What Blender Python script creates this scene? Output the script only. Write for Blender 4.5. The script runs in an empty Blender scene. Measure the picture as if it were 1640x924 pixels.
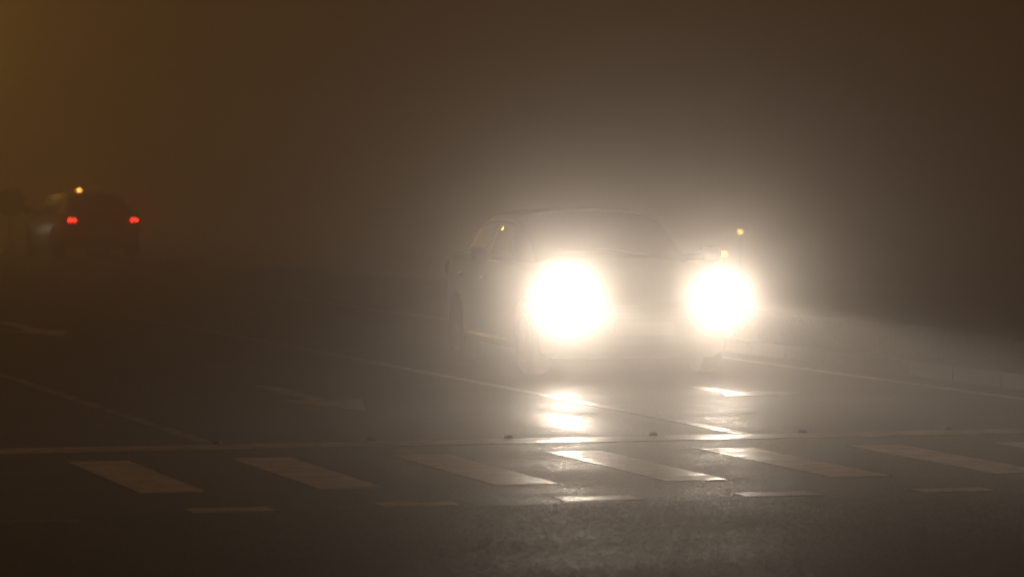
import bpy, bmesh, math, random
from mathutils import Vector, Matrix, noise
R = math.radians
random.seed(7)
scene = bpy.context.scene
COL = scene.collection

# ------------------------------------------------------------------ camera, world, exposure
H_CAM, YAW, PITCH = 1.69, 16.0, 1.68
cd = bpy.data.cameras.new('camera'); cam = bpy.data.objects.new('camera', cd); COL.objects.link(cam)
cam.location = (0, 0, H_CAM); cam.rotation_euler = (R(90 - PITCH), 0, R(-YAW))
cd.sensor_width = 36; cd.lens = 6200 / 1640 * 36; cd.clip_start = 0.1; cd.clip_end = 3000
cd.dof.use_dof = True; cd.dof.focus_distance = 26.5; cd.dof.aperture_fstop = 2.8
scene.camera = cam

w = bpy.data.worlds.new('World'); scene.world = w; w.use_nodes = True
bgn = w.node_tree.nodes['Background']
# night sky over the town: low cloud lit brown by the street lamps
bgn.inputs['Color'].default_value = (0.0405, 0.0170, 0.0046, 1)
bgn.inputs['Strength'].default_value = 0.95

vs = scene.view_settings
vs.view_transform = 'Standard'; vs.look = 'None'; vs.gamma = 1; vs.exposure = 0; vs.use_curve_mapping = False
cy = scene.cycles
cy.volume_bounces = 3; cy.max_bounces = 8; cy.diffuse_bounces = 2; cy.glossy_bounces = 4
cy.transmission_bounces = 6; cy.transparent_max_bounces = 8
cy.sample_clamp_indirect = 6.0; cy.sample_clamp_direct = 0
cy.use_denoising = True
try: cy.denoiser = 'OPENIMAGEDENOISE'; cy.denoising_input_passes = 'RGB_ALBEDO_NORMAL'; cy.denoising_prefilter = 'NONE'
except Exception: pass
cy.caustics_reflective = False; cy.caustics_refractive = False
cy.use_light_tree = True

FOG_WIDE, G_WIDE = 0.0095, 0.5       # broad scattering of the fog droplets
FOG_PEAK, G_PEAK = 0.0115, 0.981      # their forward diffraction peak
HEAD_W = 630.0                      # low beam lamp power
AMBER = 6.0
LAMP_W = 6000.0

# ------------------------------------------------------------------ materials
def mat(name, col, rough=0.5, metal=0.0, spec=0.5, emit=None, estr=0.0, coat=0.0, trans=0.0):
    m = bpy.data.materials.new(name); m.use_nodes = True
    b = m.node_tree.nodes['Principled BSDF']
    b.inputs['Base Color'].default_value = (*col, 1); b.inputs['Roughness'].default_value = rough
    b.inputs['Metallic'].default_value = metal; b.inputs['Specular IOR Level'].default_value = spec
    b.inputs['Coat Weight'].default_value = coat; b.inputs['Coat Roughness'].default_value = 0.04
    b.inputs['Transmission Weight'].default_value = trans
    if emit: b.inputs['Emission Color'].default_value = (*emit, 1); b.inputs['Emission Strength'].default_value = estr
    return m

class NT:
    def __init__(s, t): s.t = t
    def n(s, typ, **k):
        x = s.t.nodes.new(typ)
        for a, v in k.items(): setattr(x, a, v)
        return x
    def link(s, a, b): s.t.links.new(a, b)
    def val(s, sock, v):
        if isinstance(v, bpy.types.NodeSocket): s.link(v, sock)
        else: sock.default_value = v
    def math(s, op, a, b=0.0, c=0.0, clamp=False):
        x = s.n('ShaderNodeMath', operation=op, use_clamp=clamp)
        s.val(x.inputs[0], a); s.val(x.inputs[1], b); s.val(x.inputs[2], c); return x.outputs[0]
    def smooth(s, v, lo, hi, tl=0.0, th=1.0):
        x = s.n('ShaderNodeMapRange', interpolation_type='SMOOTHSTEP')
        for i, q in enumerate((v, lo, hi, tl, th)): s.val(x.inputs[i], q)
        return x.outputs[0]
    def noise(s, vec, scale, detail=3, rough=0.5):
        x = s.n('ShaderNodeTexNoise'); s.link(vec, x.inputs['Vector'])
        x.inputs['Scale'].default_value = scale; x.inputs['Detail'].default_value = detail; x.inputs['Roughness'].default_value = rough
        return x.outputs['Fac']
    def mix(s, f, a, b):
        x = s.n('ShaderNodeMix', data_type='RGBA'); s.val(x.inputs[0], f)
        s.val(x.inputs[6], a); s.val(x.inputs[7], b); return x.outputs[2]

def asphalt(name, base, grain, rough, bump, wet_scale, spec=0.3, damp=None, speckle=0.55):
    m = mat(name, base, rough, spec=spec); t = NT(m.node_tree); b = m.node_tree.nodes['Principled BSDF']
    co = t.n('ShaderNodeTexCoord').outputs['Object']
    big = t.noise(co, wet_scale, 4, 0.6); mid = t.noise(co, 9.0, 3, 0.6)
    v = t.n('ShaderNodeTexVoronoi', feature='F1'); t.link(co, v.inputs['Vector']); v.inputs['Scale'].default_value = grain
    fine = v.outputs['Distance']; cellc = v.outputs['Color']
    sp = t.n('ShaderNodeSeparateColor'); t.link(cellc, sp.inputs[0])
    tone = t.math('ADD', t.math('MULTIPLY', sp.outputs[0], 0.6), t.math('MULTIPLY', big, 0.8))
    col = t.mix(t.math('MULTIPLY', tone, 0.75, clamp=True), (*[c * 0.55 for c in base], 1), (*[c * 1.6 for c in base], 1))
    t.link(col, b.inputs['Base Color'])
    r = t.math('ADD', t.smooth(big, 0.3, 0.72, rough - 0.05, rough + 0.08), t.math('MULTIPLY', sp.outputs[1], 0.10))
    mp = t.n('ShaderNodeMapping'); mp.inputs['Scale'].default_value = (1, .4, 1); t.link(co, mp.inputs['Vector'])
    speck = t.noise(mp.outputs[0], 48, 2, .7)          # grain of the worn surface
    r = t.math('ADD', r, t.math('MULTIPLY', t.math('SUBTRACT', speck, .5), speckle))
    # scattered polished chippings
    glint = t.smooth(sp.outputs[2], 0.80, 0.86)
    r = t.math('SUBTRACT', r, t.math('MULTIPLY', glint, 0.13))
    if damp:      # a damp, polished patch in the wheel track, (x, y, half width, half length)
        q = t.n('ShaderNodeSeparateXYZ'); t.link(co, q.inputs[0])
        e = t.math('ADD', t.math('POWER', t.math('DIVIDE', t.math('SUBTRACT', q.outputs[0], damp[0]), damp[2]), 2.0), t.math('POWER', t.math('DIVIDE', t.math('SUBTRACT', q.outputs[1], damp[1]), damp[3]), 2.0))
        e = t.math('ADD', e, t.math('MULTIPLY', t.math('SUBTRACT', t.noise(co, 5.0, 4, .6), .5), 0.8))
        wet = t.smooth(e, 0.0, 2.6, 1.0, 0.0)
        r = t.math('ADD', t.math('MULTIPLY', r, t.math('SUBTRACT', 1.0, wet)), t.math('MULTIPLY', wet, 0.48))
        t.link(t.math('ADD', spec, t.math('MULTIPLY', wet, 0.07)), b.inputs['Specular IOR Level'])
    t.link(r, b.inputs['Roughness'])
    # every chipping of the surface has a facing of its own, which makes the wet grain sparkle
    off = t.n('ShaderNodeVectorMath', operation='SUBTRACT'); t.link(cellc, off.inputs[0]); off.inputs[1].default_value = (.5, .5, .5)
    sc = t.n('ShaderNodeVectorMath', operation='SCALE'); t.link(off.outputs[0], sc.inputs[0])
    ln = t.n('ShaderNodeVectorMath', operation='LENGTH'); t.link(off.outputs[0], ln.inputs[0])
    t.link(t.math('MULTIPLY', t.math('POWER', ln.outputs['Value'], 2.0), bump), sc.inputs['Scale'])
    ge = t.n('ShaderNodeNewGeometry')
    bp = t.n('ShaderNodeBump'); bp.inputs['Strength'].default_value = 0.3; bp.inputs['Distance'].default_value = 0.004
    t.link(mid, bp.inputs['Height'])
    ad = t.n('ShaderNodeVectorMath', operation='ADD'); t.link(bp.outputs[0], ad.inputs[0]); t.link(sc.outputs[0], ad.inputs[1])
    nm = t.n('ShaderNodeVectorMath', operation='NORMALIZE'); t.link(ad.outputs[0], nm.inputs[0]); t.link(nm.outputs[0], b.inputs['Normal'])
    return m

def paint(name, colr, wear, spec=0.3):
    m = mat(name, colr, 0.42, spec=spec); t = NT(m.node_tree); b = m.node_tree.nodes['Principled BSDF']
    co = t.n('ShaderNodeTexCoord').outputs['Object']
    a = t.noise(co, 5.0, 5, 0.65); f = t.noise(co, 70.0, 2, 0.6)
    k = t.smooth(t.math('ADD', a, t.math('MULTIPLY', f, 0.35)), 0.52, 0.80)
    col = t.mix(t.math('MULTIPLY', k, wear), (*colr, 1), (0.07, 0.065, 0.06, 1)); t.link(col, b.inputs['Base Color'])
    t.link(t.smooth(a, 0.3, 0.7, 0.32, 0.55), b.inputs['Roughness'])
    bp = t.n('ShaderNodeBump'); bp.inputs['Strength'].default_value = 0.5; bp.inputs['Distance'].default_value = 0.004
    t.link(f, bp.inputs['Height']); t.link(bp.outputs[0], b.inputs['Normal'])
    return m

def mottled(name, c1, c2, scale, rough=0.9, bump=0.02):
    m = mat(name, c1, rough); t = NT(m.node_tree); b = m.node_tree.nodes['Principled BSDF']
    co = t.n('ShaderNodeTexCoord').outputs['Object']
    a = t.noise(co, scale, 6, 0.65)
    t.link(t.mix(t.smooth(a, 0.3, 0.7), (*c1, 1), (*c2, 1)), b.inputs['Base Color'])
    bp = t.n('ShaderNodeBump'); bp.inputs['Strength'].default_value = 0.6; bp.inputs['Distance'].default_value = bump
    t.link(a, bp.inputs['Height']); t.link(bp.outputs[0], b.inputs['Normal'])
    return m

M = {
 'road': asphalt('wet_asphalt', (0.040, 0.039, 0.037), 150, 0.54, 0.8, 0.9, 0.13, (7.67, 25.15, 0.25, 1.35), 0.45),
 'road2': asphalt('coarse_asphalt', (0.034, 0.033, 0.032), 80, 0.61, 0.75, 0.6, 0.12, None, 0.28),
 'side': asphalt('side_road_asphalt', (0.11, 0.105, 0.10), 60, 0.5, 0.3, 0.5),
 'tar': mat('tar_seam', (0.022, 0.022, 0.022), 0.6),
 'paint': paint('road_paint', (0.70, 0.68, 0.64), 0.42, 0.4),
 'paint_thin': paint('thin_road_paint', (0.36, 0.35, 0.33), 0.85, 0.12),
 'paint_old': paint('old_road_paint', (0.15, 0.147, 0.14), 0.9, 0.1),
 'paint_worn': paint('worn_arrow_paint', (0.36, 0.35, 0.33), 0.85),
 'paint_stop': paint('stop_line_paint', (0.48, 0.47, 0.44), 0.6, 0.34),
 'kerb': mottled('concrete_kerb', (0.09, 0.088, 0.08), (0.05, 0.048, 0.043), 7),
 'soil': mottled('verge_soil', (0.03, 0.034, 0.018), (0.045, 0.04, 0.028), 3),
 'grass': mottled('grass_blades', (0.035, 0.055, 0.02), (0.06, 0.062, 0.025), 2, 0.7),
 'ground': mottled('far_ground', (0.05, 0.05, 0.035), (0.07, 0.06, 0.045), 0.4),
 'dark_paint': mat('dark_car_paint', (0.016, 0.016, 0.017), 0.5, 0.0, spec=0.2, coat=0.12),
 'black_paint': mat('deep_brown_car_paint', (0.03, 0.012, 0.010), 0.35, 0.0, coat=1.0),
 # rougher clear coat on the brown paint, to broaden its glint
 'silver_paint': mat('silver_car_paint', (0.45, 0.45, 0.46), 0.3, 0.6, coat=1.0),
 'glass': mat('dark_car_glass', (0.012, 0.013, 0.014), 0.04, 0.0, spec=0.8),
 'plastic': mat('black_plastic', (0.02, 0.02, 0.02), 0.5),
 'chrome': mat('chrome_trim', (0.7, 0.7, 0.7), 0.12, 1.0),
 'rubber': mat('tyre_rubber', (0.016, 0.016, 0.016), 1.0, spec=0.02),
 'alloy': mat('steel_rim', (0.018, 0.018, 0.018), 0.6, 0.0),
 'plate': mat('number_plate_dark', (0.08, 0.08, 0.075), 0.6),  # darkened until it disappears in the headlight glare
 'lens': mat('headlight_lens_lit', (0.9, 0.9, 0.9), 0.1, emit=(1.0, 0.84, 0.66), estr=106.0),
 'lens_off': mat('headlight_lens_unlit', (0.55, 0.55, 0.55), 0.08, 0.4),
 'red_on': mat('tail_lamp_lit', (0.5, 0.01, 0.01), 0.2, emit=(1.0, 0.020, 0.012), estr=34.0),
 'red': mat('tail_lamp_red', (0.35, 0.012, 0.01), 0.12, coat=1.0),
 'steel': mat('galvanised_steel', (0.35, 0.35, 0.34), 0.45, 0.9),
 'sodium': mat('sodium_lamp_glass', (0.9, 0.6, 0.3), 0.2, emit=(1.0, 0.50, 0.09), estr=160.0),
 'amber': mat('amber_dot_glow', (0.8, 0.4, 0.05), 0.2, emit=(1.0, 0.48, 0.10), estr=AMBER),
 'amber_far': mat('amber_dot_glow_far', (0.8, 0.4, 0.05), 0.2, emit=(1.0, 0.46, 0.07), estr=AMBER * 4),
 'sign_back': mat('sign_back_grey', (0.22, 0.22, 0.22), 0.8, 0.0),
 'reflector': mat('stud_reflector', (0.8, 0.8, 0.8), 0.08, 0.6),
 'stud': mat('stud_casting', (0.11, 0.11, 0.105), 0.5, 0.6),
}

M['black_paint'].node_tree.nodes['Principled BSDF'].inputs['Coat Roughness'].default_value = 0.16
# ------------------------------------------------------------------ mesh helpers
def link(name, me, m, parent=None, smooth=False, loc=None):
    o = bpy.data.objects.new(name, me); COL.objects.link(o)
    if m: me.materials.append(m)
    if smooth:
        for p in me.polygons: p.use_smooth = True
    if parent: o.parent = parent
    if loc: o.location = loc
    return o
def from_bm(name, bm, m, parent=None, smooth=False, loc=None):
    me = bpy.data.meshes.new(name); bm.normal_update(); bm.to_mesh(me); bm.free()
    return link(name, me, m, parent, smooth, loc)
def tag(o, label=None, cat=None, group=None, kind=None):
    for k, v in (('label', label), ('category', cat), ('group', group), ('kind', kind)):
        if v: o[k] = v
    return o
def empty(name, loc, rz=0.0):
    o = bpy.data.objects.new(name, None); COL.objects.link(o); o.location = loc; o.rotation_euler = (0, 0, rz); o.empty_display_size = 0.3
    return o
def box(bm, c, s, bev=0.0, rot=None):
    r = bmesh.ops.create_cube(bm, size=1.0); vv = r['verts']
    bmesh.ops.scale(bm, vec=s, verts=vv)
    if bev:
        ee = list({e for v in vv for e in v.link_edges})
        g = bmesh.ops.bevel(bm, geom=ee, offset=bev, segments=2, affect='EDGES'); vv = list({v for f in g['faces'] for v in f.verts} | {v for v in vv if v.is_valid})
    if rot: bmesh.ops.rotate(bm, cent=(0, 0, 0), matrix=rot, verts=vv)
    bmesh.ops.translate(bm, vec=c, verts=vv); return vv
def lathe(bm, prof, n=32, mtx=None):
    rings = []
    for r, z in prof:
        rings.append([bm.verts.new((r * math.cos(2 * math.pi * i / n), r * math.sin(2 * math.pi * i / n), z)) for i in range(n)])
    for a, b in zip(rings, rings[1:]):
        for i in range(n): bm.faces.new((a[i], a[(i + 1) % n], b[(i + 1) % n], b[i]))
    bm.faces.new(rings[0][::-1]); bm.faces.new(rings[-1])
    if mtx: bmesh.ops.transform(bm, matrix=mtx, verts=[v for r in rings for v in r])
def tube(bm, pts, rad, n=12):
    rings = []
    for k, p in enumerate(pts):
        p = Vector(p); d = (Vector(pts[min(k + 1, len(pts) - 1)]) - Vector(pts[max(k - 1, 0)])).normalized()
        u = d.orthogonal().normalized() if k == 0 else (rings_u - d * rings_u.dot(d)).normalized()
        rings_u = u; v = d.cross(u); r = rad[k] if isinstance(rad, (list, tuple)) else rad
        rings.append([bm.verts.new(p + (u * math.cos(2 * math.pi * i / n) + v * math.sin(2 * math.pi * i / n)) * r) for i in range(n)])
    for a, b in zip(rings, rings[1:]):
        for i in range(n): bm.faces.new((a[i], a[(i + 1) % n], b[(i + 1) % n], b[i]))
    bm.faces.new(rings[0][::-1]); bm.faces.new(rings[-1])

def sheet(name, polys, z, m, kind='structure', ragged=0.0, thick=0.0):
    bm = bmesh.new()
    for poly in polys:
        pts = []
        if ragged:
            n = len(poly)
            for i in range(n):
                a, b = Vector(poly[i]), Vector(poly[(i + 1) % n]); L = (b - a).length; k = max(1, int(L / 0.03)) if L < 60 else 400
                nrm = Vector((-(b - a).y, (b - a).x)).normalized()
                for j in range(k):
                    q = a.lerp(b, j / k); e = noise.noise(Vector((q.x * 14, q.y * 14, 3.1))) * ragged + noise.noise(Vector((q.x * 45, q.y * 45, 8.1))) * ragged * .6
                    if j == 0: e = 0
                    pts.append(q + nrm * e)
        else: pts = [Vector(p) for p in poly]
        f = bm.faces.new([bm.verts.new((p.x, p.y, z)) for p in pts])
        if thick:
            low = bmesh.ops.extrude_face_region(bm, geom=[f])
            bmesh.ops.translate(bm, vec=(0, 0, -thick), verts=[v for v in low['geom'] if isinstance(v, bmesh.types.BMVert)])
    bmesh.ops.recalc_face_normals(bm, faces=bm.faces[:]) if thick else None
    o = from_bm(name, bm, m); return tag(o, kind=kind)
def rect(x0, x1, y0, y1): return [(x0, y0), (x1, y0), (x1, y1), (x0, y1)]

# ------------------------------------------------------------------ the setting
def kerb_x(y):       # right-hand edge of the carriageway, bending slightly away
    return 12.22 + max(0.0, y - 45) ** 2 * 0.0011
def verge_x(y):      # far edge of the grass verge
    return 15.25 - 0.02 * max(0, y - 38) - max(0.0, y - 55) * 0.035
sheet('ground', [rect(-700, 700, -300, 1400)], -0.02, M['ground'])
ys = [-60 + i * 2.0 for i in range(0, 131)]
sheet('road', [[(-40, 19.06)] + [(12.6, 19.06)] + [(kerb_x(y) + .12, y) for y in ys if y > 19.06] + [(-40, 200)]], 0.0, M['road'])
sheet('crossing_road', [rect(-60, 60, -60, 19.02)], 0.001, M['road2'])
sheet('tar_seam', [rect(-40, 12.2, 19.015, 19.07)], 0.0018, M['tar'], ragged=0.012)
sheet('side_road', [[(verge_x(y) + .1, y) for y in ys if 20 < y < 72] + [(13.0, 73), (11.0, 200), (60, 200), (60, 20)]], 0.002, M['side'])

P = 0.0022
bars = [rect(3.76 + 0.98 * k, 4.12 + 0.98 * k, 20.28, 22.62) for k in range(0, 9)]
sheet('crosswalk_bars', bars, P, M['paint'], ragged=0.006, thick=0.0016)
sheet('stop_line', [rect(-2.2, 11.68, 23.37, 23.82)], P, M['paint_stop'], ragged=0.008, thick=0.0016)
def dash(k):
    x = -0.18 + 0.995 * k; y = 19.16 - max(0.0, 5.7 - x) * 0.075
    return rect(x, x + 0.42, y, y + 0.25)
sheet('crossing_dashes', [dash(k) for k in range(4, 13)], P, M['paint'], ragged=0.008, thick=0.0016)
sheet('worn_dash', [rect(2.77, 3.17, 18.66, 18.86)], P, M['paint_old'], ragged=0.012, thick=0.0016)
sheet('lane_line', [rect(8.36, 8.47, 23.86, 34)], P, M['paint_thin'], ragged=0.006, thick=0.0016)
sheet('old_lane_line', [rect(8.36, 8.47, 34.02, 62)], P, M['paint_old'], ragged=0.01, thick=0.0016)
sheet('left_lane_line', [rect(4.82, 4.92, 23.86, 120)], P, M['paint_thin'], ragged=0.008, thick=0.0016)
sheet('edge_line', [rect(11.69, 11.80, 23.36, 52)], P, M['paint_thin'], ragged=0.006, thick=0.0016)
def straight_arrow(cx, y0, ys_, y1, hw, sw):
    return [(cx, y1), (cx + hw, ys_), (cx + sw, ys_ - 0.03), (cx + sw, y0), (cx - sw, y0), (cx - sw, ys_ - 0.03), (cx - hw, ys_)]
sheet('lane_arrow', [straight_arrow(6.62, 30.4, 28.35, 26.9, 0.33, 0.075)], P, M['paint_worn'], ragged=0.006, thick=0.0016)
sheet('lane_arrow', [straight_arrow(6.64, 44.4, 41.9, 40.2, 0.34, 0.09)], P, M['paint'], ragged=0.006, thick=0.0016)
sheet('turn_arrow', [[(9.84, 29.25), (9.84, 28.35), (9.72, 28.0), (9.80, 27.92), (10.12, 27.98), (10.12, 27.85), (10.42, 28.22), (10.12, 28.60), (10.12, 28.46), (10.02, 28.5), (9.98, 28.7), (9.98, 29.25)][::-1]], P, M['paint_stop'], ragged=0.005, thick=0.0016)

# kerb of concrete stones, one metre each, along the right of the carriageway
bm = bmesh.new(); y = 19.5
while y < 78:
    x0, x1 = kerb_x(y), kerb_x(y + 1)
    ang = math.atan2(x1 - x0, 1.0)
    box(bm, ((x0 + x1) / 2 + 0.075, y + .5, 0.04 + random.uniform(-.004, .004)), (0.15, 0.995, 0.17), 0.008, Matrix.Rotation(-ang, 3, 'Z')); y += 1.0
tag(from_bm('kerb', bm, M['kerb']), kind='structure')
bm = bmesh.new(); y = 19.5
while y < 72:
    x0, x1 = verge_x(y), verge_x(y + 1); ang = math.atan2(x1 - x0, 1.0)
    box(bm, ((x0 + x1) / 2 + 0.07, y + .5, 0.03), (0.14, 0.988, 0.16), 0.012, Matrix.Rotation(-ang, 3, 'Z')); y += 1.0
tag(from_bm('far_kerb', bm, M['kerb']), kind='structure')

# grass verge between the road and the side road
bm = bmesh.new(); NX = 12; vy = [19.5 + i * 0.5 for i in range(0, 106)]; grid = []
def verge_h(x, y, t): return 0.075 + 0.03 * math.sin(math.pi * t) + 0.04 * noise.noise(Vector((x * 0.7, y * 0.5, 0)))* math.sin(math.pi * t)
for y in vy:
    a, b = kerb_x(y) + 0.145, max(verge_x(y), kerb_x(y) + 0.25)
    grid.append([bm.verts.new((a + (b - a) * i / NX, y, verge_h(a + (b - a) * i / NX, y, i / NX))) for i in range(NX + 1)])
for r0, r1 in zip(grid, grid[1:]):
    for i in range(NX): bm.faces.new((r0[i], r0[i + 1], r1[i + 1], r1[i]))
tag(from_bm('verge', bm, M['soil'], smooth=True), kind='structure')
bm = bmesh.new()
for _ in range(26000):
    y = 22 + 40 * random.random() ** 1.6; a, b = kerb_x(y) + 0.16, max(verge_x(y) - .02, kerb_x(y) + 0.2); t = random.random(); x = a + (b - a) * t
    cl = noise.noise(Vector((x * 1.3, y * 1.3, 5)))
    if cl < -0.25 and random.random() < 0.8: continue
    z = verge_h(x, y, t) - 0.01; h = random.uniform(.02, .06) * (1 + .8 * max(0, cl)); an = random.uniform(0, 6.28); l = random.uniform(.0, .05)
    dx, dy = math.cos(an), math.sin(an); wd = random.uniform(.004, .008)
    b0 = bm.verts.new((x - dy * wd, y + dx * wd, z)); b1 = bm.verts.new((x + dy * wd, y - dx * wd, z)); tp = bm.verts.new((x + dx * l, y + dy * l, z + h))
    bm.faces.new((b0, b1, tp))
tag(from_bm('grass', bm, M['grass']), kind='stuff')

# ------------------------------------------------------------------ cars
def interp(tab, y):
    """smooth (Catmull-Rom) interpolation of rows (y, a, b, ...)"""
    if y <= tab[0][0]: return tab[0][1:]
    if y >= tab[-1][0]: return tab[-1][1:]
    for i in range(len(tab) - 1):
        if tab[i][0] <= y <= tab[i + 1][0]: break
    p1, p2 = tab[i], tab[i + 1]; p0, p3 = tab[max(i - 1, 0)], tab[min(i + 2, len(tab) - 1)]
    h = p2[0] - p1[0]; t = (y - p1[0]) / h; out = []
    for k in range(1, len(p1)):
        m1 = (p2[k] - p0[k]) / (p2[0] - p0[0]); m2 = (p3[k] - p1[k]) / (p3[0] - p1[0])
        s = (p2[k] - p1[k]) / h
        if s * m1 <= 0 or i == 0: m1 = s if i == 0 else 0 if s * m1 <= 0 else m1
        if s * m2 <= 0: m2 = 0
        if abs(s) > 1e-9: m1 = max(min(m1, 3 * abs(s)), -3 * abs(s)); m2 = max(min(m2, 3 * abs(s)), -3 * abs(s))
        out.append((2*t**3-3*t**2+1)*p1[k] + (t**3-2*t**2+t)*h*m1 + (-2*t**3+3*t**2)*p2[k] + (t**3-t**2)*h*m2)
    return out
# y (nose to tail), half width, underside, top of the body side
BODY = [(0.00, .50, .28, .58), (0.05, .66, .20, .655), (0.16, .765, .155, .715), (0.42, .825, .14, .80), (0.85, .85, .155, .88), (1.12, .855, .18, .93),
        (2.0, .865, .18, .95), (3.0, .86, .18, .975), (3.5, .84, .20, .985), (3.78, .80, .25, .96), (3.90, .74, .30, .90), (3.95, .62, .38, .80)]
# y, half width at base, half width at roof, roof height
CABIN = [(1.02, .74, .66, .955), (1.30, .775, .63, 1.13), (1.62, .79, .595, 1.31), (1.86, .795, .58, 1.36), (2.2, .80, .585, 1.375), (2.7, .795, .58, 1.355),
         (3.15, .78, .565, 1.29), (3.52, .76, .56, 1.16), (3.86, .72, .60, .975)]
def body_ring(y, sc):
    w_, zb, zt = interp(BODY, y); W, Hh = sc
    half = [(0.0, zb), (.55 * w_, zb), (.86 * w_, zb + .01), (.955 * w_, zb + .05), (.985 * w_, zb + .14), (w_, zb + (zt - zb) * .50), (.992 * w_, zb + (zt - zb) * .66),
            (.985 * w_, zb + (zt - zb) * .72), (.975 * w_, zb + (zt - zb) * .86), (.945 * w_, zt - .018), (.90 * w_, zt + .002), (.80 * w_, zt + .012), (.5 * w_, zt + .022), (.25 * w_, zt + .026)]
    top = [(0.0, zt + .028)]
    pts = half + top + [(-x, z) for x, z in half[:0:-1]]
    return [Vector((x * W, y, z * Hh)) for x, z in pts]
def cabin_pt(y, t, sc):
    wb, wr, zr = interp(CABIN, y); W, Hh = sc
    zb = min(interp(BODY, y)[2] - .06, zr - .02)
    # t 0 base of side window, 0.5 roof rail, 1 roof centre
    if t <= 0.5:
        k = t / 0.5; x = wb + (wr + .035 - wb) * k - 0.018 * math.sin(math.pi * k) * -1; z = zb + (zr - .055 - zb) * k
    else:
        k = (t - 0.5) / 0.5; a = k * math.pi / 2
        x = (wr + .035) * math.cos(a) ** 0.75 if k < 1 else 0.0
        z = zr - .055 + .075 * math.sin(a) ** 0.9
    return Vector((x * W, y, z * Hh))
def cabin_patch(name, m, par, sc, f, n1, n2, off, mirror):
    """patch of the cabin surface: f(u, v) -> (y, t, side), lifted off it by 'off'"""
    bm = bmesh.new(); g = []
    for i in range(n1 + 1):
        row = []
        for j in range(n2 + 1):
            yy, t, s = f(i / n1, j / n2)
            e = 1e-3; p = cabin_pt(yy, t, sc); py = cabin_pt(yy + e, t, sc) - cabin_pt(yy - e, t, sc); pt = cabin_pt(yy, min(t + e, 1), sc) - cabin_pt(yy, t - e, sc)
            nn = py.cross(pt); nn.normalize()
            if nn.z < 0 or (t < .5 and nn.x < 0): nn = -nn
            if t >= 0.999: nn.x = 0; nn.normalize()
            q = p + nn * off; row.append(bm.verts.new((q.x * s, q.y, q.z)))
        g.append(row)
    for a, b in zip(g, g[1:]):
        for j in range(n2): bm.faces.new((a[j], a[j + 1], b[j + 1], b[j]))
    bmesh.ops.recalc_face_normals(bm, faces=bm.faces[:])
    r = bmesh.ops.solidify(bm, geom=bm.faces[:], thickness=0.004)
    return from_bm(name, bm, m, par, smooth=True)

def make_wheel(par, loc, side):
    wroot = empty('wheel', loc); wroot.parent = par
    mt = Matrix.Rotation(R(90), 4, 'Y')
    bm = bmesh.new()
    lathe(bm, [(.20, -.085), (.285, -.095), (.305, -.07), (.308, 0), (.305, .07), (.285, .095), (.20, .085)], 40, mt)
    from_bm('tyre', bm, M['rubber'], wroot, True)
    bm = bmesh.new(); s = side
    lathe(bm, [(.202, .04), (.21, .092), (.195, .094), (.188, .06), (.02, .055)] if s > 0 else [(.02, -.055), (.188, -.06), (.195, -.094), (.21, -.092), (.202, -.04)], 40, mt)
    for k in range(5):
        mk = Matrix.Rotation(R(72 * k), 3, 'X')
        box(bm, mk @ Vector((s * .068, 0, .11)), (.03, .045, .17), .006, mk)
    lathe(bm, [(.05, -.0), (.05, .085), (.03, .092)] if s > 0 else [(.03, -.092), (.05, -.085), (.05, 0)], 20, mt)
    from_bm('rim', bm, M['alloy'], wroot, False)
    return wroot

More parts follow.
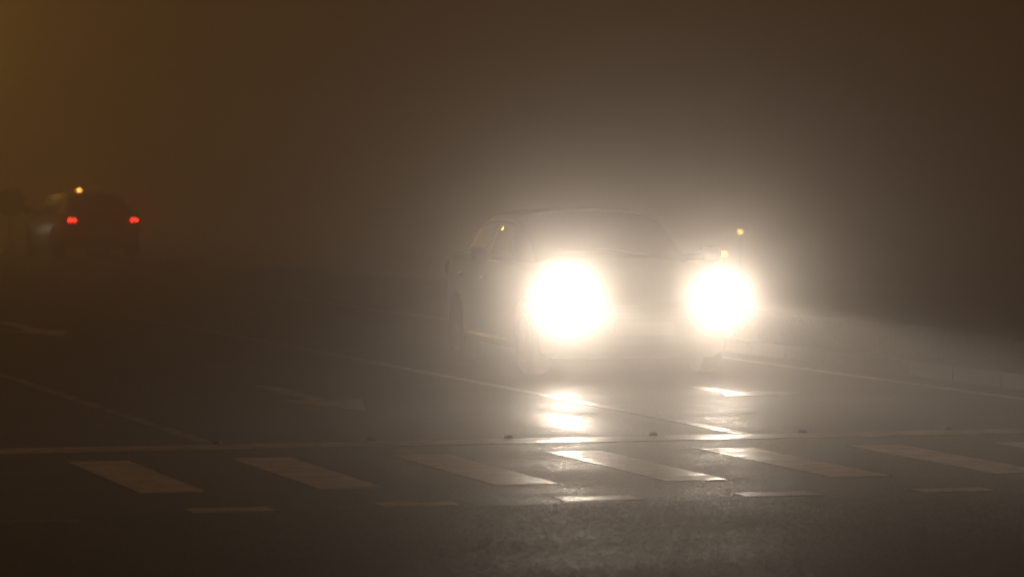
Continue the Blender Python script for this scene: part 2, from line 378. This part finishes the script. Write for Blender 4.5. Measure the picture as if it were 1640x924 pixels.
def make_car(name, loc, rz, paint_m, sc=(1, 1), lit_front=False, lit_rear=False, handles=True, gain=1.0):
    root = empty(name, loc, rz)
    N = 76; L0, L1 = BODY[0][0], BODY[-1][0]
    bm = bmesh.new(); rings = []
    for i in range(N + 1):
        u = i / N; u = u - 0.12 * math.sin(2 * math.pi * u) / 1.0
        rings.append([bm.verts.new(p) for p in body_ring(L0 + (L1 - L0) * u, sc)])
    n = len(rings[0])
    for a, b in zip(rings, rings[1:]):
        for i in range(n): bm.faces.new((a[i], a[(i + 1) % n], b[(i + 1) % n], b[i]))
    bm.faces.new(rings[0][::-1]); bm.faces.new(rings[-1])
    bmesh.ops.recalc_face_normals(bm, faces=bm.faces[:])
    body = from_bm('body', bm, paint_m, root, True)
    # wheel arches cut out of the body
    wy = (0.74, 3.20); bmc = bmesh.new()
    for yy in wy:
        for s in (-1, 1):
            lathe(bmc, [(.345, -.14), (.345, .14)], 36, Matrix.Translation((s * .80 * sc[0], yy, .30)) @ Matrix.Rotation(R(90), 4, 'Y'))
    cut = from_bm('arch_cutter', bmc, None)
    bo = body.modifiers.new('arch', 'BOOLEAN'); bo.operation = 'DIFFERENCE'; bo.object = cut; bo.solver = 'EXACT'
    cut.location = (0, 0, 0); body.parent = None
    dg = bpy.context.evaluated_depsgraph_get(); me = bpy.data.meshes.new_from_object(body.evaluated_get(dg))
    body.modifiers.clear(); body.data = me; body.parent = root; bpy.data.objects.remove(cut)
    try: me.set_sharp_from_angle(angle=R(40))
    except Exception: pass
    # cabin shell: pillars and roof
    bm = bmesh.new(); g = []
    NY, NT_ = 44, 22
    for i in range(NY + 1):
        y = CABIN[0][0] + (CABIN[-1][0] - CABIN[0][0]) * i / NY
        half = [cabin_pt(y, j / NT_, sc) for j in range(NT_ + 1)]
        full = half + [Vector((-p.x, p.y, p.z)) for p in half[-2::-1]]
        g.append([bm.verts.new(p) for p in full])
    for a, b in zip(g, g[1:]):
        for j in range(len(a) - 1): bm.faces.new((a[j], a[j + 1], b[j + 1], b[j]))
    bmesh.ops.recalc_face_normals(bm, faces=bm.faces[:])
    from_bm('roof', bm, paint_m, root, True)
    # glass
    def ws(u, v):
        s = 1 if v >= .5 else -1; k = abs(v - .5) * 2; y = 1.06 + .74 * u - .04 * k * k
        return (max(y, 1.03), 1 - k * .40, s)
    cabin_patch('windscreen', M['glass'], root, sc, ws, 12, 24, .004, False)
    def rw(u, v):
        s = 1 if v >= .5 else -1; k = abs(v - .5) * 2; return (3.12 + .62 * u, 1 - k * .38, s)
    cabin_patch('rear_window', M['glass'], root, sc, rw, 10, 24, .004, False)
    for s in (-1, 1):
        cabin_patch('side_window', M['glass'], root, sc, lambda u, v, s=s: (1.42 + .36 * v + (2.28 - 1.42 - .36 * v) * u, .15 + .28 * v, s), 10, 8, .004, True)
        cabin_patch('side_window', M['glass'], root, sc, lambda u, v, s=s: (2.36 + (3.18 - 2.36 - .10 * v) * u, .15 + .28 * v, s), 10, 8, .004, True)
        # strips along the side windows, added to catch amber glints on the dark car
        for tt, ya, yb in ((.10, 1.36, 3.30), (.465, 1.74, 3.16)):
            bm = bmesh.new(); pts = []
            for i in range(25):
                p = cabin_pt(ya + (yb - ya) * i / 24, tt, sc); pts.append((s * (p.x + .003), p.y, p.z))
            tube(bm, pts, .009, 10); from_bm('window_glint_trim', bm, M['chrome'] if paint_m is M['dark_paint'] else M['plastic'], root, True)
        # door mirror
        bm = bmesh.new()
        r_ = bmesh.ops.create_uvsphere(bm, u_segments=18, v_segments=10, radius=1)
        bmesh.ops.scale(bm, vec=(.095, .06, .065), verts=r_['verts']); bmesh.ops.translate(bm, vec=(s * 1.04 * sc[0], 1.46, 1.00 * sc[1]), verts=r_['verts'])
        tube(bm, [(s * .76 * sc[0], 1.47, .96 * sc[1]), (s * .98 * sc[0], 1.465, .985 * sc[1])], .025, 8)
        mr = from_bm('mirror', bm, paint_m, root, True)
        bm = bmesh.new(); box(bm, (s * 1.04 * sc[0], 1.521, 1.0 * sc[1]), (.15, .006, .09), .002); from_bm('mirror_glass', bm, M['glass'], mr)
        # door handles, sill strip, added arc that shapes the glint on the arch
        for hy in (2.12, 2.98) if handles else ():
            bw = interp(BODY, hy); bm = bmesh.new()
            box(bm, (s * (bw[0] * .985 * sc[0] + .012), hy, (bw[1] + (bw[2] - bw[1]) * .78) * sc[1]), (.028, .19, .028), .009)
            from_bm('door_handle', bm, M['chrome'] if paint_m is M['dark_paint'] else paint_m, root, True)
        bm = bmesh.new(); box(bm, (s * .862 * sc[0], 1.98, .27 * sc[1]), (.035, 1.62, .05), .014); from_bm('sill_strip', bm, M['chrome'] if paint_m is M['dark_paint'] else M['plastic'], root, True)
        bm = bmesh.new(); bw = interp(BODY, 3.2)[0] * sc[0]
        tube(bm, [(s * (bw + .002), 3.2 + .358 * math.cos(a), .30 + .358 * math.sin(a)) for a in [math.pi * (.58 + .5 * i / 28) for i in range(29)]], .011, 8)
        from_bm('arch_glint_trim', bm, M['chrome'] if paint_m is M['dark_paint'] else M['plastic'], root, True)
        for yy in wy: make_wheel(root, (s * .755 * sc[0], yy, .308), s)
        # headlamp
        bm = bmesh.new(); r_ = bmesh.ops.create_uvsphere(bm, u_segments=24, v_segments=14, radius=1)
        bmesh.ops.scale(bm, vec=(.15, .12, .085), verts=r_['verts']); bmesh.ops.rotate(bm, cent=(0, 0, 0), matrix=Matrix.Rotation(R(s * 28), 3, 'Z'), verts=r_['verts'])
        bmesh.ops.translate(bm, vec=(s * .665 * sc[0], .17, .66 * sc[1]), verts=r_['verts'])
        hl = from_bm('headlight', bm, M['lens_off'], root, True)
        bm = bmesh.new(); lathe(bm, [(.085, 0), (.085, .03), (.07, .05), (.04, .062)], 24, Matrix.Translation((s * .675 * sc[0], .075, .665 * sc[1])) @ Matrix.Rotation(R(90), 4, 'X'))
        from_bm('lamp_lens', bm, M['lens'] if lit_front else M['lens_off'], hl, True)
        if lit_front: head_beam(hl, (s * .675 * sc[0], -.02, .665 * sc[1]), (1.2 if s < 0 else 0.82) * gain)
        # tail lamp: a pair of round lamps in one housing
        bm = bmesh.new(); r_ = bmesh.ops.create_uvsphere(bm, u_segments=20, v_segments=12, radius=1)
        bmesh.ops.scale(bm, vec=(.155, .13, .105), verts=r_['verts']); bmesh.ops.rotate(bm, cent=(0, 0, 0), matrix=Matrix.Rotation(R(-s * 35), 3, 'Z'), verts=r_['verts'])
        bmesh.ops.translate(bm, vec=(s * .665 * sc[0], 3.79, .83 * sc[1]), verts=r_['verts'])
        tl = from_bm('tail_light', bm, M['red'], root, True)
        if lit_rear:
            for k in (0, 1):
                bm = bmesh.new(); lathe(bm, [(.027, 0), (.027, .02), (.015, .03)], 20, Matrix.Translation((s * (.595 + .08 * k) * sc[0], 3.925 - .02 * k, .81 * sc[1])) @ Matrix.Rotation(R(-90), 4, 'X'))
                from_bm('bulb_lens', bm, M['red_on'], tl, True)
    # grille, bumper intake, plates, wipers
    bm = bmesh.new()
    for k in range(4): box(bm, (0, .012 + .002 * k, (.50 + .032 * k) * sc[1]), (.78 - .02 * k, .05, .014), .005)
    from_bm('grille', bm, M['plastic'], root)
    bm = bmesh.new(); box(bm, (0, .045, .31 * sc[1]), (.9, .06, .09), .02); from_bm('air_intake', bm, M['plastic'], root)
    bm = bmesh.new(); box(bm, (0, -.018, .405 * sc[1]), (.52, .014, .11), .004); from_bm('number_plate', bm, M['plate'], root)
    bm = bmesh.new(); box(bm, (0, 3.962, .60 * sc[1]), (.52, .014, .11), .004); from_bm('number_plate', bm, M['plate'], root)
    bm = bmesh.new(); box(bm, (0, 3.93, .42 * sc[1]), (1.40 * sc[0], .07, .10), .03); from_bm('rear_bumper', bm, M['plastic'], root)
    for s in (-1, 1):
        bm = bmesh.new(); tube(bm, [(s * .1 + .25, 1.05, 1.0 * sc[1]), (s * .1 - .1, 1.13, 1.055 * sc[1]), (s * .1 - .35, 1.12, 1.05 * sc[1])], .008, 6); from_bm('wiper', bm, M['plastic'], root)
    return root

def head_beam(par, loc, gain):
    """dipped-beam lamp: bright below a soft cut-off, weak stray light above it"""
    ld = bpy.data.lights.new('headlight_beam', 'SPOT'); ld.energy = HEAD_W * gain; ld.shadow_soft_size = .06
    ld.spot_size = R(170); ld.spot_blend = .6; ld.color = (1.0, .838, .675)
    ld.use_nodes = True; t = NT(ld.node_tree); em = ld.node_tree.nodes['Emission']
    nv = t.n('ShaderNodeTexCoord').outputs['Normal']; sp = t.n('ShaderNodeSeparateXYZ'); t.link(nv, sp.inputs[0])
    az = t.math('MAXIMUM', t.math('ABSOLUTE', sp.outputs[2]), .05)
    sgn = SIGN
    v = t.math('MULTIPLY', t.math('DIVIDE', sp.outputs[1], az), sgn); h = t.math('MULTIPLY', t.math('DIVIDE', sp.outputs[0], az), sgn)
    cut = t.smooth(v, -0.050, -0.001, 1.0, 0.0)
    core = t.math('EXPONENT', t.math('MULTIPLY', t.math('ADD', t.math('POWER', t.math('DIVIDE', h, .105), 2.0), t.math('POWER', t.math('DIVIDE', t.math('ADD', v, .02), .045), 2.0)), -1.0))
    wide = t.math('EXPONENT', t.math('MULTIPLY', t.math('ADD', t.math('POWER', t.math('DIVIDE', h, 1.0), 2.0), t.math('POWER', t.math('DIVIDE', v, .4), 2.0)), -1.0))
    road = t.math('EXPONENT', t.math('MULTIPLY', t.math('ADD', t.math('POWER', t.math('DIVIDE', h, .8), 2.0), t.math('POWER', t.math('DIVIDE', v, .165), 2.0)), -1.0))
    beam = t.math('MULTIPLY', cut, t.math('ADD', t.math('MULTIPLY', core, BEAM_CORE), t.math('MULTIPLY', road, BEAM_WIDE)))
    stray = t.math('MULTIPLY', wide, STRAY)
    t.link(t.math('ADD', beam, stray), em.inputs['Strength'])
    lo = bpy.data.objects.new('headlight_beam', ld); COL.objects.link(lo); lo.parent = par; lo.location = loc
    lo.rotation_euler = (R(90), 0, R(180))   # local -Z along the car's nose (-Y), local Y up
    return lo
SIGN = 1.0; BEAM_CORE, BEAM_WIDE, STRAY = 9.0, 0.72, 0.21

car = make_car('hatchback_car', (9.97, 30.78, 0.0), R(-1.8), M['dark_paint'], (1, 1), lit_front=True)
tag(car, 'dark hatchback waiting at the stop line with both headlights glaring through the fog', 'car')
car2 = make_car('hatchback_car', (13.33, 80.9, 0.0), R(180 + 3), M['black_paint'], (1.0, 0.965), lit_rear=True)
tag(car2, 'dark car seen from behind in the fog with two pairs of red tail lights on', 'car')
car3 = make_car('hatchback_car', (4.3, 103.2, 0.0), R(-6), M['silver_paint'], (1.0, 0.98), lit_front=True, gain=0.3)  # unseen car, added so its headlights leave a white smear on the far car
tag(car3, 'unseen silver car added on the left so its headlights glint on the far car', 'car')

# ------------------------------------------------------------------ sign, studs, street lamps
def round_sign(loc, rz):
    root = empty('road_sign', loc, rz)
    bm = bmesh.new(); lathe(bm, [(.03, 0), (.03, 1.42)], 12); from_bm('pole', bm, M['steel'], root, True)
    bm = bmesh.new(); lathe(bm, [(.28, 0), (.30, .006), (.30, .02), (.285, .026)], 40, Matrix.Translation((0, .045, 1.12)) @ Matrix.Rotation(R(90), 4, 'X')); from_bm('disc', bm, M['sign_back'], root)
    bm = bmesh.new()
    for z in (1.0, 1.24):
        bm = bmesh.new(); box(bm, (0, .0, z), (.09, .075, .03), .006); from_bm('clamp', bm, M['steel'], root)
    return root
tag(round_sign((12.19, 80.4, 0), R(-6)), 'round traffic sign on a thin pole at the far left edge', 'traffic sign')

def road_stud(loc):
    root = empty('road_stud', loc)
    bm = bmesh.new(); r_ = bmesh.ops.create_uvsphere(bm, u_segments=20, v_segments=12, radius=1)
    bmesh.ops.scale(bm, vec=(.028, .034, .020), verts=r_['verts']); bmesh.ops.delete(bm, geom=[v for v in bm.verts if v.co.z < -.012], context='VERTS')
    from_bm('casing', bm, M['stud'], root, True)
    bm = bmesh.new(); box(bm, (0, .030, .008), (.034, .012, .010), .003); from_bm('reflector', bm, M['reflector'], root)
    return root
stud0 = road_stud((4.92, 23.90, 0.004))
stud_labels = ['road stud where the left lane line meets the stop line', 'road stud on the stop line in the dark left of the bright glare', 'dark road stud on the stop line just left of the brightest reflection',
               'dark road stud on the stop line right of the brightest reflection', 'road stud on the stop line right of the lane line, catching light', 'rightmost visible road stud on the stop line']
for i, x in enumerate((4.92, 5.92, 6.83, 7.81, 8.84, 9.87)):
    if i == 0: r = stud0
    else:
        r = stud0.copy(); COL.objects.link(r); r.location = (x, 23.9, .004)
        for ch in stud0.children: c = ch.copy(); COL.objects.link(c); c.parent = r
    tag(r, stud_labels[i], 'road stud', 'road studs along the stop line')

def amber_dot(loc, h, lab, r, m):  # stands in for small amber points of light; lamp and post are invented
    root = empty('amber_dot', loc)
    bm = bmesh.new(); lathe(bm, [(.09, 0), (.09, .03), (.012, .05), (.009, h - r)], 10); from_bm('post', bm, M['steel'], root, True)
    bm = bmesh.new(); r_ = bmesh.ops.create_uvsphere(bm, u_segments=18, v_segments=12, radius=r); bmesh.ops.translate(bm, vec=(0, 0, h), verts=r_['verts'])
    from_bm('lamp', bm, M[m], root, True)
    bm = bmesh.new(); lathe(bm, [(r * .8, h + r * .75), (r * .8, h + r * 1.0), (r * .3, h + r * 1.2)], 14); from_bm('cap', bm, M['plastic'], root, True)
    tag(root, lab, 'marker light', 'amber points of light on invented posts'); return root
amber_dot((14.46, 85.3, 0), 1.335, 'amber point of light just above the roof of the far car with red tail lights', .045, 'amber_far')
amber_dot((17.07, 49.2, 0), 0.63, 'lower, paler amber point of light just above the right headlight glare', .04, 'amber')
amber_dot((19.94, 56.7, 0), 0.81, 'higher amber point of light up and right of the right headlight glare', .04, 'amber')

def street_lamp(loc, rz, height=8.0, reach=1.6, power=LAMP_W):
    root = empty('street_lamp', loc, rz)
    bm = bmesh.new(); lathe(bm, [(.11, 0), (.11, .9), (.075, .95), (.05, height - .1)], 16); from_bm('pole', bm, M['steel'], root, True)
    bm = bmesh.new(); tube(bm, [(0, 0, height - .15), (.05, 0, height + .1), (.35, 0, height + .28), (reach, 0, height + .36)], .035, 10); from_bm('arm', bm, M['steel'], root, True)
    bm = bmesh.new(); r_ = bmesh.ops.create_uvsphere(bm, u_segments=20, v_segments=12, radius=1); bmesh.ops.scale(bm, vec=(.36, .15, .11), verts=r_['verts'])
    bmesh.ops.translate(bm, vec=(reach + .25, 0, height + .38), verts=r_['verts'])
    hd = from_bm('lamp_head', bm, M['steel'], root, True)
    bm = bmesh.new(); r_ = bmesh.ops.create_uvsphere(bm, u_segments=20, v_segments=12, radius=1); bmesh.ops.scale(bm, vec=(.24, .11, .09), verts=r_['verts'])
    bmesh.ops.translate(bm, vec=(reach + .27, 0, height + .31), verts=r_['verts']); from_bm('lamp_bowl', bm, M['sodium'], hd, True)
    ld = bpy.data.lights.new('lamp_light', 'POINT'); ld.energy = power; ld.color = (1.0, .50, .09); ld.shadow_soft_size = .1
    lo = bpy.data.objects.new('lamp_light', ld); COL.objects.link(lo); lo.parent = hd; lo.location = (reach + .27, 0, height + .12)
    return root
tag(street_lamp((1.43, 71.6, 0), 0.0, 9.2, 1.6, 120), 'nearest sodium street lamp on the left roadside, outside the picture', 'street lamp', 'sodium street lamps')
tag(street_lamp((-7.7, 110.7, 0), 0.0, 9.2, 1.6, 120), 'farthest sodium street lamp on the left roadside, outside the picture', 'street lamp', 'sodium street lamps')
tag(street_lamp((-0.67, 74.6, 0), 0.0, 5.2, 1.6, 60), 'unseen short sodium lamp added on the left for a glint on the near car', 'street lamp', 'sodium street lamps')  # unseen lamp, put in to reflect as an amber glint on the hatchback
tag(street_lamp((6.6, 106, 0), 0.0, 8.0, 1.6, 2900), 'sodium street lamp whose glow tints the fog at the upper left corner', 'street lamp', 'sodium street lamps')
tag(street_lamp((-6, -6, 0), 0.0, 8.0, 1.6, 700), 'sodium street lamp behind the viewer, left of the road', 'street lamp', 'sodium street lamps')

# ------------------------------------------------------------------ fog
bm = bmesh.new(); box(bm, (0, 130, 5.9), (320, 340, 14.0)); hz = from_bm('haze', bm, None); tag(hz, kind='stuff')
hm = bpy.data.materials.new('fog'); hm.use_nodes = True; nt = hm.node_tree; nt.nodes.clear(); t = NT(nt)
def pv(d, g, c):
    x = t.n('ShaderNodeVolumePrincipled'); x.inputs['Color'].default_value = (*c, 1); x.inputs['Density'].default_value = d; x.inputs['Anisotropy'].default_value = g
    x.inputs['Density Attribute'].default_value = ''
    return x.outputs[0]
ad = t.n('ShaderNodeAddShader'); t.link(pv(FOG_WIDE, G_WIDE, (.975, .935, .885)), ad.inputs[0]); t.link(pv(FOG_PEAK, G_PEAK, (.99, .98, .965)), ad.inputs[1])
t.link(ad.outputs[0], t.n('ShaderNodeOutputMaterial').inputs['Volume'])
hz.data.materials.append(hm)
